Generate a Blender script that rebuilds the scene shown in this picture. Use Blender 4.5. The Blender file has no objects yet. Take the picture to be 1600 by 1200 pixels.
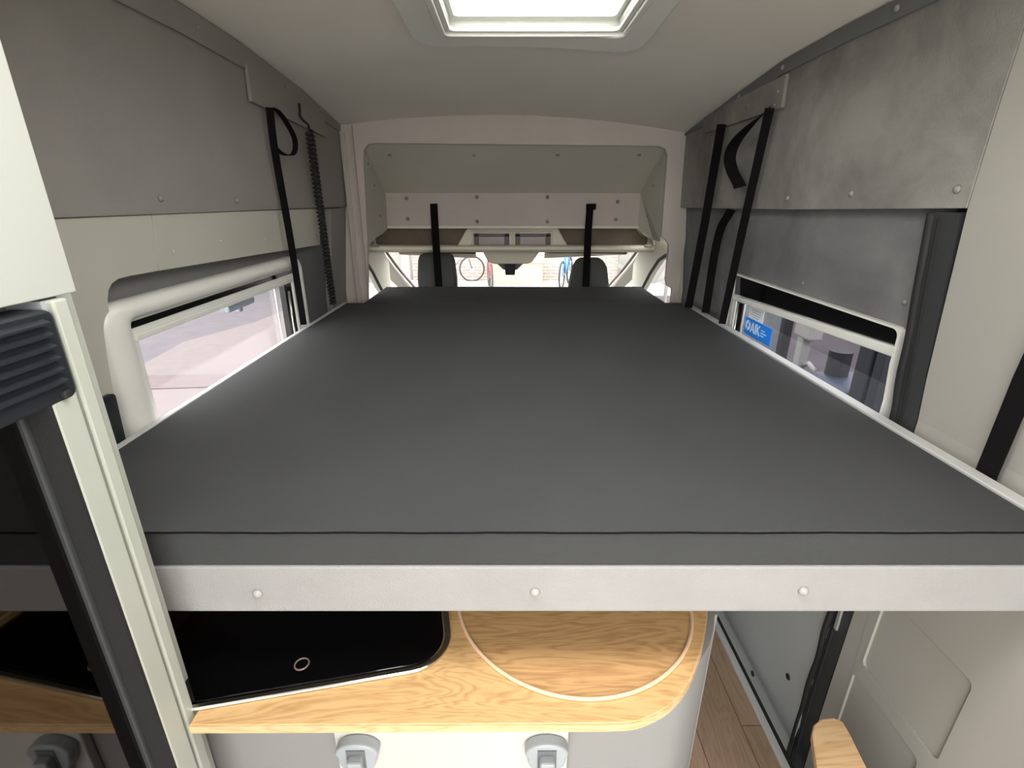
import bpy, bmesh, math, random
from mathutils import Vector, Matrix
random.seed(7)
PI = math.pi
C = bpy.context.scene.collection
S = bpy.context.scene

# ------------------------------------------------------------------ camera
cam_d = bpy.data.cameras.new('camera'); cam = bpy.data.objects.new('camera', cam_d); C.objects.link(cam)
EYE = 1.70
PITCH = math.atan(290 / 780.0)
cam.location = (0, 0, EYE)
cam.rotation_euler = (PI / 2 - PITCH, 0, 0)
cam_d.sensor_fit = 'HORIZONTAL'; cam_d.sensor_width = 36.0
cam_d.lens = 36.0 * 780 / 1600
cam_d.shift_x = 5 / 1600.0
cam_d.clip_start = 0.02; cam_d.clip_end = 200
S.camera = cam

# ------------------------------------------------------------------ world, light, exposure
w = bpy.data.worlds.new('world'); S.world = w; w.use_nodes = True
nt = w.node_tree; nt.nodes.clear()
wo = nt.nodes.new('ShaderNodeOutputWorld'); bg = nt.nodes.new('ShaderNodeBackground')
tc = nt.nodes.new('ShaderNodeTexCoord'); sep = nt.nodes.new('ShaderNodeSeparateXYZ')
ramp = nt.nodes.new('ShaderNodeValToRGB')
ramp.color_ramp.elements[0].position = 0.45; ramp.color_ramp.elements[0].color = (0.80, 0.78, 0.74, 1)
ramp.color_ramp.elements[1].position = 0.75; ramp.color_ramp.elements[1].color = (0.98, 1.0, 1.0, 1)
mp = nt.nodes.new('ShaderNodeMapRange')
mp.inputs[1].default_value = -1; mp.inputs[2].default_value = 1
nt.links.new(tc.outputs['Generated'], sep.inputs[0]); nt.links.new(sep.outputs[2], mp.inputs[0])
nt.links.new(mp.outputs[0], ramp.inputs[0]); nt.links.new(ramp.outputs[0], bg.inputs[0])
bg.inputs[1].default_value = 6.0
nt.links.new(bg.outputs[0], wo.inputs[0])

S.view_settings.view_transform = 'Standard'; S.view_settings.look = 'None'
S.view_settings.gamma = 1.0; S.view_settings.use_curve_mapping = False
S.view_settings.exposure = 0.3

def area(name, loc, rot, sx, sy, power, col):
    l = bpy.data.lights.new(name, 'AREA'); l.shape = 'RECTANGLE'; l.size = sx; l.size_y = sy
    l.energy = power; l.color = col
    o = bpy.data.objects.new(name, l); C.objects.link(o); o.location = loc; o.rotation_euler = rot
    return o
# unseen fill light added above the camera to brighten kitchen front and near bed
area('rear_fill_light', (0.1, 0.45, 2.12), (0, 0, 0), 0.9, 0.4, 13, (1.0, 0.98, 0.95))

# ------------------------------------------------------------------ materials
def lin(c):
    c = c / 255.0
    return c / 12.92 if c <= 0.04045 else ((c + 0.055) / 1.055) ** 2.4
def rgb(r, g, b): return (lin(r), lin(g), lin(b), 1)

def mat(name, col, rough=0.6, metal=0.0, var=0.0, vscale=6.0, bump=0.0, bscale=400.0, spec=0.5, emit=None, coat=0.0):
    m = bpy.data.materials.new(name); m.use_nodes = True
    t = m.node_tree; p = t.nodes['Principled BSDF']
    p.inputs['Base Color'].default_value = col; p.inputs['Roughness'].default_value = rough
    p.inputs['Metallic'].default_value = metal; p.inputs['Specular IOR Level'].default_value = spec
    p.inputs['Coat Weight'].default_value = coat
    co = t.nodes.new('ShaderNodeTexCoord')
    if var > 0:
        n = t.nodes.new('ShaderNodeTexNoise'); n.inputs['Scale'].default_value = vscale; n.inputs['Detail'].default_value = 5
        r = t.nodes.new('ShaderNodeValToRGB')
        r.color_ramp.elements[0].position = 0.3; r.color_ramp.elements[1].position = 0.7
        r.color_ramp.elements[0].color = tuple(c * (1 - var) for c in col[:3]) + (1,)
        r.color_ramp.elements[1].color = tuple(min(1, c * (1 + var)) for c in col[:3]) + (1,)
        t.links.new(co.outputs['Object'], n.inputs['Vector']); t.links.new(n.outputs['Fac'], r.inputs[0])
        t.links.new(r.outputs[0], p.inputs['Base Color'])
    if bump > 0:
        n = t.nodes.new('ShaderNodeTexNoise'); n.inputs['Scale'].default_value = bscale; n.inputs['Detail'].default_value = 3
        b = t.nodes.new('ShaderNodeBump'); b.inputs['Strength'].default_value = bump; b.inputs['Distance'].default_value = 0.002
        t.links.new(co.outputs['Object'], n.inputs['Vector']); t.links.new(n.outputs['Fac'], b.inputs['Height'])
        t.links.new(b.outputs[0], p.inputs['Normal'])
    if emit:
        p.inputs['Emission Color'].default_value = emit[0]; p.inputs['Emission Strength'].default_value = emit[1]
    return m

def wood(name, light, dark, sx=1.2, sy=14.0, rough=0.42, plank=None, rot=0.0):
    """wood grain running along x"""
    m = bpy.data.materials.new(name); m.use_nodes = True
    t = m.node_tree; p = t.nodes['Principled BSDF']; p.inputs['Roughness'].default_value = rough
    co = t.nodes.new('ShaderNodeTexCoord'); mp = t.nodes.new('ShaderNodeMapping')
    mp.inputs['Scale'].default_value = (sx, sy, sy); mp.inputs['Rotation'].default_value = (0, 0, rot)
    t.links.new(co.outputs['Object'], mp.inputs['Vector'])
    n1 = t.nodes.new('ShaderNodeTexNoise'); n1.inputs['Scale'].default_value = 1.6; n1.inputs['Detail'].default_value = 3; n1.inputs['Distortion'].default_value = 1.4
    t.links.new(mp.outputs[0], n1.inputs['Vector'])
    # cathedral rings: bands of the smooth noise field
    mul = t.nodes.new('ShaderNodeMath'); mul.operation = 'MULTIPLY'; mul.inputs[1].default_value = 26.0
    fr = t.nodes.new('ShaderNodeMath'); fr.operation = 'PINGPONG'; fr.inputs[1].default_value = 1.0
    t.links.new(n1.outputs['Fac'], mul.inputs[0]); t.links.new(mul.outputs[0], fr.inputs[0])
    n2 = t.nodes.new('ShaderNodeTexNoise'); n2.inputs['Scale'].default_value = 14.0; n2.inputs['Detail'].default_value = 6
    t.links.new(mp.outputs[0], n2.inputs['Vector'])
    add = t.nodes.new('ShaderNodeMath'); add.operation = 'MULTIPLY_ADD'; add.inputs[1].default_value = 0.45
    t.links.new(fr.outputs[0], add.inputs[0])
    sc = t.nodes.new('ShaderNodeMath'); sc.operation = 'MULTIPLY'; sc.inputs[1].default_value = 0.75
    t.links.new(n2.outputs['Fac'], sc.inputs[0]); t.links.new(sc.outputs[0], add.inputs[2])
    r = t.nodes.new('ShaderNodeValToRGB'); r.color_ramp.elements[0].position = 0.22; r.color_ramp.elements[1].position = 0.72
    r.color_ramp.elements[0].color = dark; r.color_ramp.elements[1].color = light
    t.links.new(add.outputs[0], r.inputs[0])
    out = r.outputs[0]
    if plank:
        br = t.nodes.new('ShaderNodeTexBrick'); br.inputs['Scale'].default_value = 1.0
        br.inputs['Brick Width'].default_value = plank[0]; br.inputs['Row Height'].default_value = plank[1]
        br.inputs['Mortar Size'].default_value = 0.002; br.inputs['Color1'].default_value = (1, 1, 1, 1)
        br.inputs['Color2'].default_value = (.72, .72, .72, 1); br.inputs['Mortar'].default_value = (.3, .3, .3, 1)
        m3 = t.nodes.new('ShaderNodeMapping'); m3.inputs['Rotation'].default_value = (0, 0, PI / 2)
        t.links.new(co.outputs['Object'], m3.inputs['Vector']); t.links.new(m3.outputs[0], br.inputs['Vector'])
        mx = t.nodes.new('ShaderNodeMix'); mx.data_type = 'RGBA'; mx.blend_type = 'MULTIPLY'; mx.inputs[0].default_value = 1
        t.links.new(out, mx.inputs[6]); t.links.new(br.outputs[0], mx.inputs[7]); out = mx.outputs[2]
    t.links.new(out, p.inputs['Base Color'])
    return m

def glass(name, tint=(1, 1, 1, 1), haze=0.0, rough=0.02, refl=1.0):
    m = bpy.data.materials.new(name); m.use_nodes = True
    t = m.node_tree; t.nodes.clear()
    o = t.nodes.new('ShaderNodeOutputMaterial'); tr = t.nodes.new('ShaderNodeBsdfTransparent'); tr.inputs[0].default_value = tint
    gl = t.nodes.new('ShaderNodeBsdfGlossy'); gl.inputs['Roughness'].default_value = rough
    fr = t.nodes.new('ShaderNodeFresnel'); fr.inputs[0].default_value = 1.45
    ge = t.nodes.new('ShaderNodeNewGeometry'); io = t.nodes.new('ShaderNodeMapRange')   # same reflectance at both faces of a pane
    io.inputs[3].default_value = 1.45; io.inputs[4].default_value = 1 / 1.45
    t.links.new(ge.outputs['Backfacing'], io.inputs[0]); t.links.new(io.outputs[0], fr.inputs[0])
    k = t.nodes.new('ShaderNodeMath'); k.operation = 'MULTIPLY'; k.inputs[1].default_value = refl
    t.links.new(fr.outputs[0], k.inputs[0])
    mx = t.nodes.new('ShaderNodeMixShader'); t.links.new(k.outputs[0], mx.inputs[0])
    t.links.new(tr.outputs[0], mx.inputs[1]); t.links.new(gl.outputs[0], mx.inputs[2])
    last = mx
    if haze > 0:
        df = t.nodes.new('ShaderNodeBsdfTranslucent'); df.inputs[0].default_value = (.95, .95, .95, 1)
        m2 = t.nodes.new('ShaderNodeMixShader'); m2.inputs[0].default_value = haze
        t.links.new(mx.outputs[0], m2.inputs[1]); t.links.new(df.outputs[0], m2.inputs[2]); last = m2
    t.links.new(last.outputs[0], o.inputs[0])
    return m

def worn_felt(name, base, mark, scale=3.0):
    """felt with brushed wear marks of their own shape"""
    m = mat(name, base, 0.95, bump=0.5, bscale=350, spec=0.15)
    t = m.node_tree; p = t.nodes['Principled BSDF']
    co = t.nodes.new('ShaderNodeTexCoord')
    n = t.nodes.new('ShaderNodeTexNoise'); n.inputs['Scale'].default_value = scale; n.inputs['Detail'].default_value = 7
    n.inputs['Roughness'].default_value = 0.62; n.inputs['Distortion'].default_value = 0.35
    t.links.new(co.outputs['Object'], n.inputs['Vector'])
    r = t.nodes.new('ShaderNodeValToRGB'); r.color_ramp.elements[0].position = 0.36; r.color_ramp.elements[1].position = 0.66
    r.color_ramp.elements[0].color = mark; r.color_ramp.elements[1].color = base
    t.links.new(n.outputs['Fac'], r.inputs[0])
    t.links.new(r.outputs[0], p.inputs['Base Color'])
    return m

M = {}
M['ceiling'] = mat('ceiling_felt', rgb(228, 221, 212), 0.95, bump=0.4, bscale=500, spec=0.15, var=0.03, vscale=3)
M['felt'] = mat('grey_felt', rgb(142, 138, 134), 0.95, var=0.06, vscale=3.5, bump=0.5, bscale=450, spec=0.15)
M['felt_dark'] = mat('dark_grey_felt', rgb(112, 112, 112), 0.95, var=0.05, vscale=5, bump=0.5, bscale=450, spec=0.15)
M['worn'] = worn_felt('worn_grey_felt', rgb(150, 147, 141), rgb(112, 110, 106), 2.9)
M['worn2'] = worn_felt('worn_door_felt', rgb(134, 134, 133), rgb(108, 108, 109), 2.4)
M['cream_panel'] = mat('cream_lining', rgb(184, 182, 170), 0.75, var=0.03, vscale=4, spec=0.3)
M['grey_lining'] = mat('grey_lining', rgb(196, 193, 182), 0.8, var=0.03, vscale=3, spec=0.3)
M['front_felt'] = mat('front_felt', rgb(184, 175, 168), 0.9, var=0.04, vscale=5, bump=0.3, bscale=500, spec=0.2)
M['rear_lining'] = mat('rear_lining', rgb(158, 155, 148), 0.8, var=0.03, vscale=3, spec=0.3)
M['door_grey'] = mat('door_panel_grey', rgb(168, 171, 168), 0.6, var=0.04, vscale=3)
M['cab_cream'] = mat('cab_cream_plastic', rgb(205, 203, 186), 0.5, var=0.02, vscale=5)
M['shelf_brown'] = mat('shelf_lining', rgb(112, 100, 88), 0.9, var=0.1, vscale=12)
M['white_panel'] = mat('white_laminate', rgb(172, 175, 169), 0.35, var=0.01, vscale=3)
M['post'] = mat('pale_green_grey_frame', rgb(168, 172, 162), 0.4, var=0.02, vscale=6)
M['white_plastic'] = mat('white_plastic', rgb(226, 226, 218), 0.3, var=0.015, vscale=8)
M['cool_white'] = mat('cool_white_panel', rgb(184, 184, 182), 0.5, var=0.015, vscale=8)
M['alu'] = mat('aluminium', rgb(205, 208, 204), 0.35, 0.7, var=0.03, vscale=30)
M['chrome'] = mat('brushed_steel', rgb(210, 208, 200), 0.18, 1.0)
M['black_plastic'] = mat('black_plastic', rgb(33, 37, 41), 0.38, var=0.06, vscale=20)
M['black_gloss'] = mat('black_gloss', rgb(14, 13, 14), 0.12, var=0.1, vscale=30)
M['rubber'] = mat('dark_rubber', rgb(50, 52, 53), 0.6, var=0.06, vscale=20, bump=0.2, bscale=200)
M['rubber_black'] = mat('black_rubber', rgb(26, 26, 27), 0.7, var=0.1, vscale=30, bump=0.3, bscale=200)
M['webbing'] = mat('black_webbing', rgb(14, 12, 13), 0.9, spec=0.15, bump=0.6, bscale=900, var=0.1, vscale=80)
M['mattress'] = mat('charcoal_fabric', rgb(65, 66, 66), 0.92, var=0.05, vscale=4, bump=0.5, bscale=900, spec=0.2)
M['rail'] = mat('pale_grey_felt_rail', rgb(150, 148, 147), 0.85, var=0.04, vscale=9, bump=0.5, bscale=500, spec=0.25)
M['bolt'] = mat('bolt_cap', rgb(156, 154, 150), 0.45, var=0.02, vscale=20)
M['bolt_grey'] = mat('grey_bolt_cap', rgb(128, 127, 124), 0.5, var=0.02, vscale=20)
M['body_grey'] = mat('cabinet_grey', rgb(138, 138, 137), 0.55, var=0.02, vscale=5)
M['drawer'] = mat('drawer_white', rgb(196, 194, 188), 0.4, var=0.01, vscale=5)
M['latch'] = mat('grey_latch_plastic', rgb(158, 164, 168), 0.3, var=0.03, vscale=15)
M['hob'] = mat('black_glass_lid', rgb(6, 6, 7), 0.06, spec=0.35)
M['oak'] = wood('light_oak', rgb(214, 176, 124), rgb(186, 142, 92), 1.3, 8.0)
M['oak_dark'] = wood('oak_lid', rgb(206, 164, 114), rgb(170, 126, 82), 1.3, 8.0, rot=0.12)
M['oak_edge'] = wood('oak_edge', rgb(220, 184, 140), rgb(198, 154, 106), 1.0, 5.0)
M['edge_band'] = mat('lid_edge_band', rgb(226, 190, 156), 0.5, var=0.03, vscale=20)
M['floorwood'] = wood('floor_laminate', rgb(176, 148, 122), rgb(156, 128, 102), 5.0, 0.8, 0.5, plank=(1.2, 0.16))
M['yard_pale'] = mat('pale_yard_concrete', rgb(178, 175, 168), 0.95, var=0.05, vscale=4)
M['seat'] = mat('dark_seat_fabric', rgb(70, 72, 70), 0.9, var=0.06, vscale=10, bump=0.3, bscale=600)
M['glass'] = glass('clear_acrylic', (0.96, 0.95, 0.96, 1), 0.0, 0.03, 0.8)
M['glass_right'] = glass('tinted_acrylic', (0.66, 0.66, 0.69, 1), 0.0, 0.03, 1.0)
M['dome'] = glass('milky_skylight', (1, 1, 1, 1), 0.5, 0.1, 0.5)
M['blue'] = mat('blue_sticker', rgb(8, 136, 245), 0.4, var=0.01, vscale=3)
M['paper'] = mat('white_sticker', rgb(236, 240, 246), 0.5, var=0.01, vscale=3)
M['ink'] = mat('grey_ink', rgb(150, 160, 170), 0.6)
M['white_ink'] = mat('white_ink', rgb(222, 238, 250), 0.5)
M['lens'] = mat('lamp_lens', rgb(120, 102, 98), 0.25, var=0.08, vscale=20)
M['lamp_frame'] = mat('lamp_frame', rgb(60, 42, 42), 0.4)
M['lip'] = mat('headliner_lip', rgb(214, 208, 190), 0.6, var=0.02, vscale=6)
M['maroon'] = mat('dark_visor_edge', rgb(70, 40, 36), 0.6)
M['asphalt'] = mat('asphalt', rgb(73, 68, 71), 0.95, var=0.12, vscale=5, bump=0.3, bscale=60)
M['paving'] = mat('pink_paving', rgb(92, 83, 82), 0.95, var=0.06, vscale=7, bump=0.3, bscale=60)
M['yard_shaded'] = mat('yard_shade_tone', rgb(60, 52, 55), 0.95, var=0.2, vscale=1.6)  # yard on the right: its shade is put into this dark base colour
M['kerb'] = mat('kerb_stone', rgb(84, 73, 73), 0.95, var=0.08, vscale=7)
M['metal_grey'] = mat('grey_panel_outside', rgb(104, 108, 110), 0.6, var=0.06, vscale=3)
M['dark_post'] = mat('dark_post', rgb(36, 39, 42), 0.6, var=0.1, vscale=6)
M['outside_white'] = mat('outside_white', rgb(150, 147, 142), 0.5, var=0.03, vscale=6)
M['outside_blue'] = mat('outside_blue', rgb(40, 48, 66), 0.5, var=0.06, vscale=6)
M['bike_blue'] = mat('bike_blue', rgb(60, 140, 215), 0.4, var=0.05, vscale=6)
M['bike_grey'] = mat('bike_grey', rgb(120, 124, 128), 0.5, var=0.05, vscale=6)
M['bike_red'] = mat('bike_red', rgb(190, 90, 90), 0.5, var=0.05, vscale=6)
M['sand'] = mat('sandy_box', rgb(190, 182, 150), 0.8, var=0.04, vscale=6)
M['shade_grey'] = mat('fence_grey', rgb(140, 144, 134), 0.8, var=0.12, vscale=1.4)

def mirror_black():
    m = bpy.data.materials.new('smoked_mirror_glass'); m.use_nodes = True
    p = m.node_tree.nodes['Principled BSDF']
    p.inputs['Base Color'].default_value = (0.085, 0.08, 0.078, 1); p.inputs['Metallic'].default_value = 1.0
    p.inputs['Roughness'].default_value = 0.03
    return m
M['mirror'] = mirror_black()

def brick_mat():
    m = bpy.data.materials.new('brick'); m.use_nodes = True
    t = m.node_tree; p = t.nodes['Principled BSDF']; p.inputs['Roughness'].default_value = 0.9
    co = t.nodes.new('ShaderNodeTexCoord'); mp = t.nodes.new('ShaderNodeMapping')
    mp.inputs['Rotation'].default_value = (PI / 2, 0, 0)
    br = t.nodes.new('ShaderNodeTexBrick'); br.inputs['Scale'].default_value = 1
    br.inputs['Brick Width'].default_value = 0.30; br.inputs['Row Height'].default_value = 0.09; br.inputs['Mortar Size'].default_value = 0.018
    br.inputs['Color1'].default_value = rgb(176, 156, 148); br.inputs['Color2'].default_value = rgb(184, 166, 158)
    br.inputs['Mortar'].default_value = rgb(208, 200, 186)
    t.links.new(co.outputs['Object'], mp.inputs[0]); t.links.new(mp.outputs[0], br.inputs[0])
    t.links.new(br.outputs[0], p.inputs['Base Color'])
    return m
M['brick'] = brick_mat()

# ------------------------------------------------------------------ mesh helpers
def obj(name, bm, material, parent=None, smooth=False, bevel=0.0, seg=2, sub=0):
    bmesh.ops.recalc_face_normals(bm, faces=bm.faces)
    me = bpy.data.meshes.new(name); bm.to_mesh(me); bm.free()
    o = bpy.data.objects.new(name, me); C.objects.link(o)
    me.materials.append(M[material] if isinstance(material, str) else material)
    if smooth:
        for p in me.polygons: p.use_smooth = True
    if bevel:
        b = o.modifiers.new('bevel', 'BEVEL'); b.width = bevel; b.segments = seg; b.limit_method = 'ANGLE'; b.angle_limit = math.radians(40)
    if sub:
        s = o.modifiers.new('sub', 'SUBSURF'); s.levels = sub; s.render_levels = sub
    if parent is not None: o.parent = parent
    return o
def thing(name, label, cat, group=None, loc=(0, 0, 0)):
    o = bpy.data.objects.new(name, None); C.objects.link(o); o.location = loc; o.empty_display_size = 0.05
    o['label'] = label; o['category'] = cat
    if group: o['group'] = group
    return o
def tag(o, label, cat, group=None):
    o['label'] = label; o['category'] = cat
    if group: o['group'] = group
    return o
def st(o, label=None):
    o['kind'] = 'structure'
    if label: o['label'] = label
    return o
def stE(name, label=None):
    o = bpy.data.objects.new(name, None); C.objects.link(o); return st(o, label)
def B(bm, x0, y0, z0, x1, y1, z1, mtx=None):
    v = [bm.verts.new((x, y, z)) for x in (x0, x1) for y in (y0, y1) for z in (z0, z1)]
    for f in ((0, 1, 3, 2), (4, 6, 7, 5), (0, 4, 5, 1), (2, 3, 7, 6), (0, 2, 6, 4), (1, 5, 7, 3)):
        bm.faces.new([v[i] for i in f])
    if mtx is not None: bmesh.ops.transform(bm, matrix=mtx, verts=v)
    return bm
def box(*a): return B(bmesh.new(), *a)
def prism(pts, fn, a, b, bm=None):
    """extrude a 2D outline between depths a and b; fn(p,q,h)->xyz"""
    bm = bm or bmesh.new()
    A = [bm.verts.new(fn(p, q, a)) for p, q in pts]; Bv = [bm.verts.new(fn(p, q, b)) for p, q in pts]
    n = len(pts)
    bm.faces.new(A); bm.faces.new(Bv[::-1])
    for i in range(n): bm.faces.new((A[i], Bv[i], Bv[(i + 1) % n], A[(i + 1) % n]))
    return bm
def XY(p, q, h): return (p, q, h)
def YZ(p, q, h): return (h, p, q)
def XZ(p, q, h): return (p, h, q)
def rr(x0, y0, x1, y1, r, n=6):
    out = []
    for cx, cy, a0 in ((x1 - r, y0 + r, -PI / 2), (x1 - r, y1 - r, 0), (x0 + r, y1 - r, PI / 2), (x0 + r, y0 + r, PI)):
        for i in range(n + 1):
            a = a0 + PI / 2 * i / n; out.append((cx + r * math.cos(a), cy + r * math.sin(a)))
    return out
def sheet(outer, holes, fn, thick, cuts_p=(), cuts_q=()):
    """a panel with holes: 2D outline filled, cut for curvature, thickened, then mapped by fn"""
    bm = bmesh.new(); es = []
    for loop in [outer] + list(holes):
        vs = [bm.verts.new((p, q, 0)) for p, q in loop]
        for i in range(len(vs)): es.append(bm.edges.new((vs[i], vs[(i + 1) % len(vs)])))
    bmesh.ops.triangle_fill(bm, use_beauty=True, use_dissolve=False, edges=es)
    for c in cuts_p:
        bmesh.ops.bisect_plane(bm, geom=bm.verts[:] + bm.edges[:] + bm.faces[:], plane_co=(c, 0, 0), plane_no=(1, 0, 0))
    for c in cuts_q:
        bmesh.ops.bisect_plane(bm, geom=bm.verts[:] + bm.edges[:] + bm.faces[:], plane_co=(0, c, 0), plane_no=(0, 1, 0))
    r = bmesh.ops.extrude_face_region(bm, geom=bm.faces[:])
    for e in r['geom']:
        if isinstance(e, bmesh.types.BMVert): e.co.z += thick
    for v in bm.verts: v.co = Vector(fn(v.co.x, v.co.y, v.co.z))
    return bm
def tube(path, r, bm=None, n=8, closed=False):
    bm = bm or bmesh.new(); P = [Vector(p) for p in path]; rings = []
    m = len(P); up = Vector((0.13, 0.31, 0.94))
    for i, p in enumerate(P):
        if closed: t = P[(i + 1) % m] - P[i - 1]
        else: t = P[min(i + 1, m - 1)] - P[max(i - 1, 0)]
        t.normalize(); a = t.cross(up)
        if a.length < 1e-4: a = t.cross(Vector((1, 0, 0)))
        a.normalize(); b = t.cross(a)
        rings.append([bm.verts.new(p + (a * math.cos(2 * PI * k / n) + b * math.sin(2 * PI * k / n)) * r) for k in range(n)])
    for i in range(m if closed else m - 1):
        R0, R1 = rings[i], rings[(i + 1) % m]
        for k in range(n): bm.faces.new((R0[k], R0[(k + 1) % n], R1[(k + 1) % n], R1[k]))
    if not closed: bm.faces.new(rings[0][::-1]); bm.faces.new(rings[-1])
    return bm
def ribbon(path, wdir, width, thick, bm=None):
    """strap along a path; wdir is one width direction, or one per point"""
    bm = bm or bmesh.new(); P = [Vector(p) for p in path]; m = len(P); R = []
    for i, p in enumerate(P):
        t = (P[min(i + 1, m - 1)] - P[max(i - 1, 0)]).normalized()
        wd = Vector(wdir[i] if isinstance(wdir[0], (tuple, list)) else wdir)
        wd = (wd - t * wd.dot(t)).normalized(); nn = t.cross(wd)
        a = wd * width / 2; b = nn * thick / 2
        R.append([bm.verts.new(p + s) for s in (a + b, -a + b, -a - b, a - b)])
    for i in range(m - 1):
        for k in range(4): bm.faces.new((R[i][k], R[i][(k + 1) % 4], R[i + 1][(k + 1) % 4], R[i + 1][k]))
    bm.faces.new(R[0][::-1]); bm.faces.new(R[-1])
    return bm
def cat(points, n=8):
    P = [Vector(p) for p in points]; P = [2 * P[0] - P[1]] + P + [2 * P[-1] - P[-2]]; out = []
    for i in range(1, len(P) - 2):
        for k in range(n):
            t = k / n; a, b, c, d = P[i - 1:i + 3]
            out.append(0.5 * ((2 * b) + (c - a) * t + (2 * a - 5 * b + 4 * c - d) * t * t + (3 * b - a - 3 * c + d) * t ** 3))
    out.append(P[-2]); return out
def dome(bm, c, nrm, r, h, n=14, rings=4):
    nrm = Vector(nrm).normalized(); a = nrm.orthogonal().normalized(); b = nrm.cross(a); c = Vector(c); L = []
    for j in range(rings):
        t = PI / 2 * j / rings
        L.append([bm.verts.new(c + (a * math.cos(2 * PI * k / n) + b * math.sin(2 * PI * k / n)) * r * math.cos(t) + nrm * h * math.sin(t)) for k in range(n)])
    top = bm.verts.new(c + nrm * h)
    for j in range(rings - 1):
        for k in range(n): bm.faces.new((L[j][k], L[j][(k + 1) % n], L[j + 1][(k + 1) % n], L[j + 1][k]))
    for k in range(n): bm.faces.new((L[-1][k], L[-1][(k + 1) % n], top))
    bm.faces.new(L[0][::-1])
    return bm
def bolt(c, nrm, parent, r=0.008, h=0.006, m='bolt_grey'):
    bm = dome(bmesh.new(), c, nrm, r, h)
    return obj('bolt', bm, m, parent, smooth=True)
def interp(tab, x):
    if x <= tab[0][0]: return tab[0][1]
    for (a, fa), (b, fb) in zip(tab, tab[1:]):
        if x <= b: return fa + (fb - fa) * (x - a) / (b - a)
    return tab[-1][1]
def cyl(bm, c, axis, r, h, n=24):
    axis = Vector(axis).normalized(); a = axis.orthogonal().normalized(); b = axis.cross(a); c = Vector(c)
    A = [bm.verts.new(c + (a * math.cos(2 * PI * k / n) + b * math.sin(2 * PI * k / n)) * r) for k in range(n)]
    D = [bm.verts.new(v.co + axis * h) for v in A]
    bm.faces.new(A[::-1]); bm.faces.new(D)
    for k in range(n): bm.faces.new((A[k], A[(k + 1) % n], D[(k + 1) % n], D[k]))
    return bm

# ------------------------------------------------------------------ van shell profiles
XR = [(0.0, .974), (0.5, .978), (1.06, .990), (1.2, .992), (1.67, .946), (1.85, .938), (2.15, .930), (2.3, .925)]
XL = [(0.0, -.93), (0.5, -.935), (1.06, -.943), (1.2, -.943), (1.67, -.892), (1.85, -.886), (2.15, -.88), (2.3, -.876)]
def xr(z): return interp(XR, z)
def xl(z): return interp(XL, z)
ZL = [(-1.2, 2.19), (1.57, 2.185), (1.88, 2.175), (2.4, 2.13), (2.9, 2.055), (3.0, 2.04)]
ZR = [(-1.2, 2.15), (1.45, 2.143), (1.62, 2.143), (1.93, 2.135), (2.26, 2.10), (2.9, 2.02), (3.0, 2.005)]
def zceil(x, y):
    t = (x + .88) / 1.81; t = max(-.05, min(1.05, t))
    zl, zr = interp(ZL, y), interp(ZR, y)
    crown = interp([(1.0, .075), (2.9, .065)], y)
    return zl + (zr - zl) * t + crown * (1 - (2 * t - 1) ** 2)
ZC = [0.3, 0.7, 1.06, 1.2, 1.35, 1.5, 1.67, 1.85, 2.0, 2.15]
REAR = -0.9

# floor
o = obj('floor', box(-1.02, REAR, -.04, .886, 3.4, 0), 'floorwood'); st(o, 'brown wood laminate floor beside the kitchen block')
# ceiling (curved), with skylight opening
def fceil(p, q, h): return (p, q, zceil(p, q) + h)
sk = rr(-.235, 1.30, .395, 1.93, .04)
yy = [REAR + .2 * i for i in range(1, 12)] + [1.45, 1.6, 1.75, 1.9, 2.05, 2.2, 2.35, 2.5, 2.65, 2.8]
o = obj('ceiling', sheet([(-.95, REAR), (.99, REAR), (.99, 2.93), (-.95, 2.93)], [sk], fceil, .04,
        cuts_p=[-.8 + .1 * i for i in range(18)], cuts_q=yy), 'ceiling'); st(o)
for p in o.data.polygons: p.use_smooth = True
m_ = o.modifiers.new('split', 'EDGE_SPLIT'); m_.split_angle = math.radians(30)
ceiling = o

# left wall: backing with window hole, cream lining sheet with window cut-out, upper felt panel
def fl(off):
    return lambda p, q, h: (xl(q) - off - h, p, q)
def topL(y0, y1, n=12):   # outline points following the roof line
    return [(y0 + (y1 - y0) * i / n, interp(ZL, y0 + (y1 - y0) * i / n) + .01) for i in range(n + 1)]
def topR(y0, y1, n=12):
    return [(y0 + (y1 - y0) * i / n, interp(ZR, y0 + (y1 - y0) * i / n) + .01) for i in range(n + 1)]
WL = (1.20, .88, 2.24, 1.43)        # left window hole  y0,z0,y1,z1
WR = (1.215, .86, 2.25, 1.395)      # right window hole
wall_left = stE('wall_left')
obj('backing', sheet([(REAR, 0), (2.95, 0)] + topL(2.95, REAR), [rr(WL[0], WL[1], WL[2], WL[3], .05)], fl(.035), .03,
    cuts_q=ZC, cuts_p=[0, 1.57, 1.88, 2.4]), 'felt_dark', wall_left)
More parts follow.
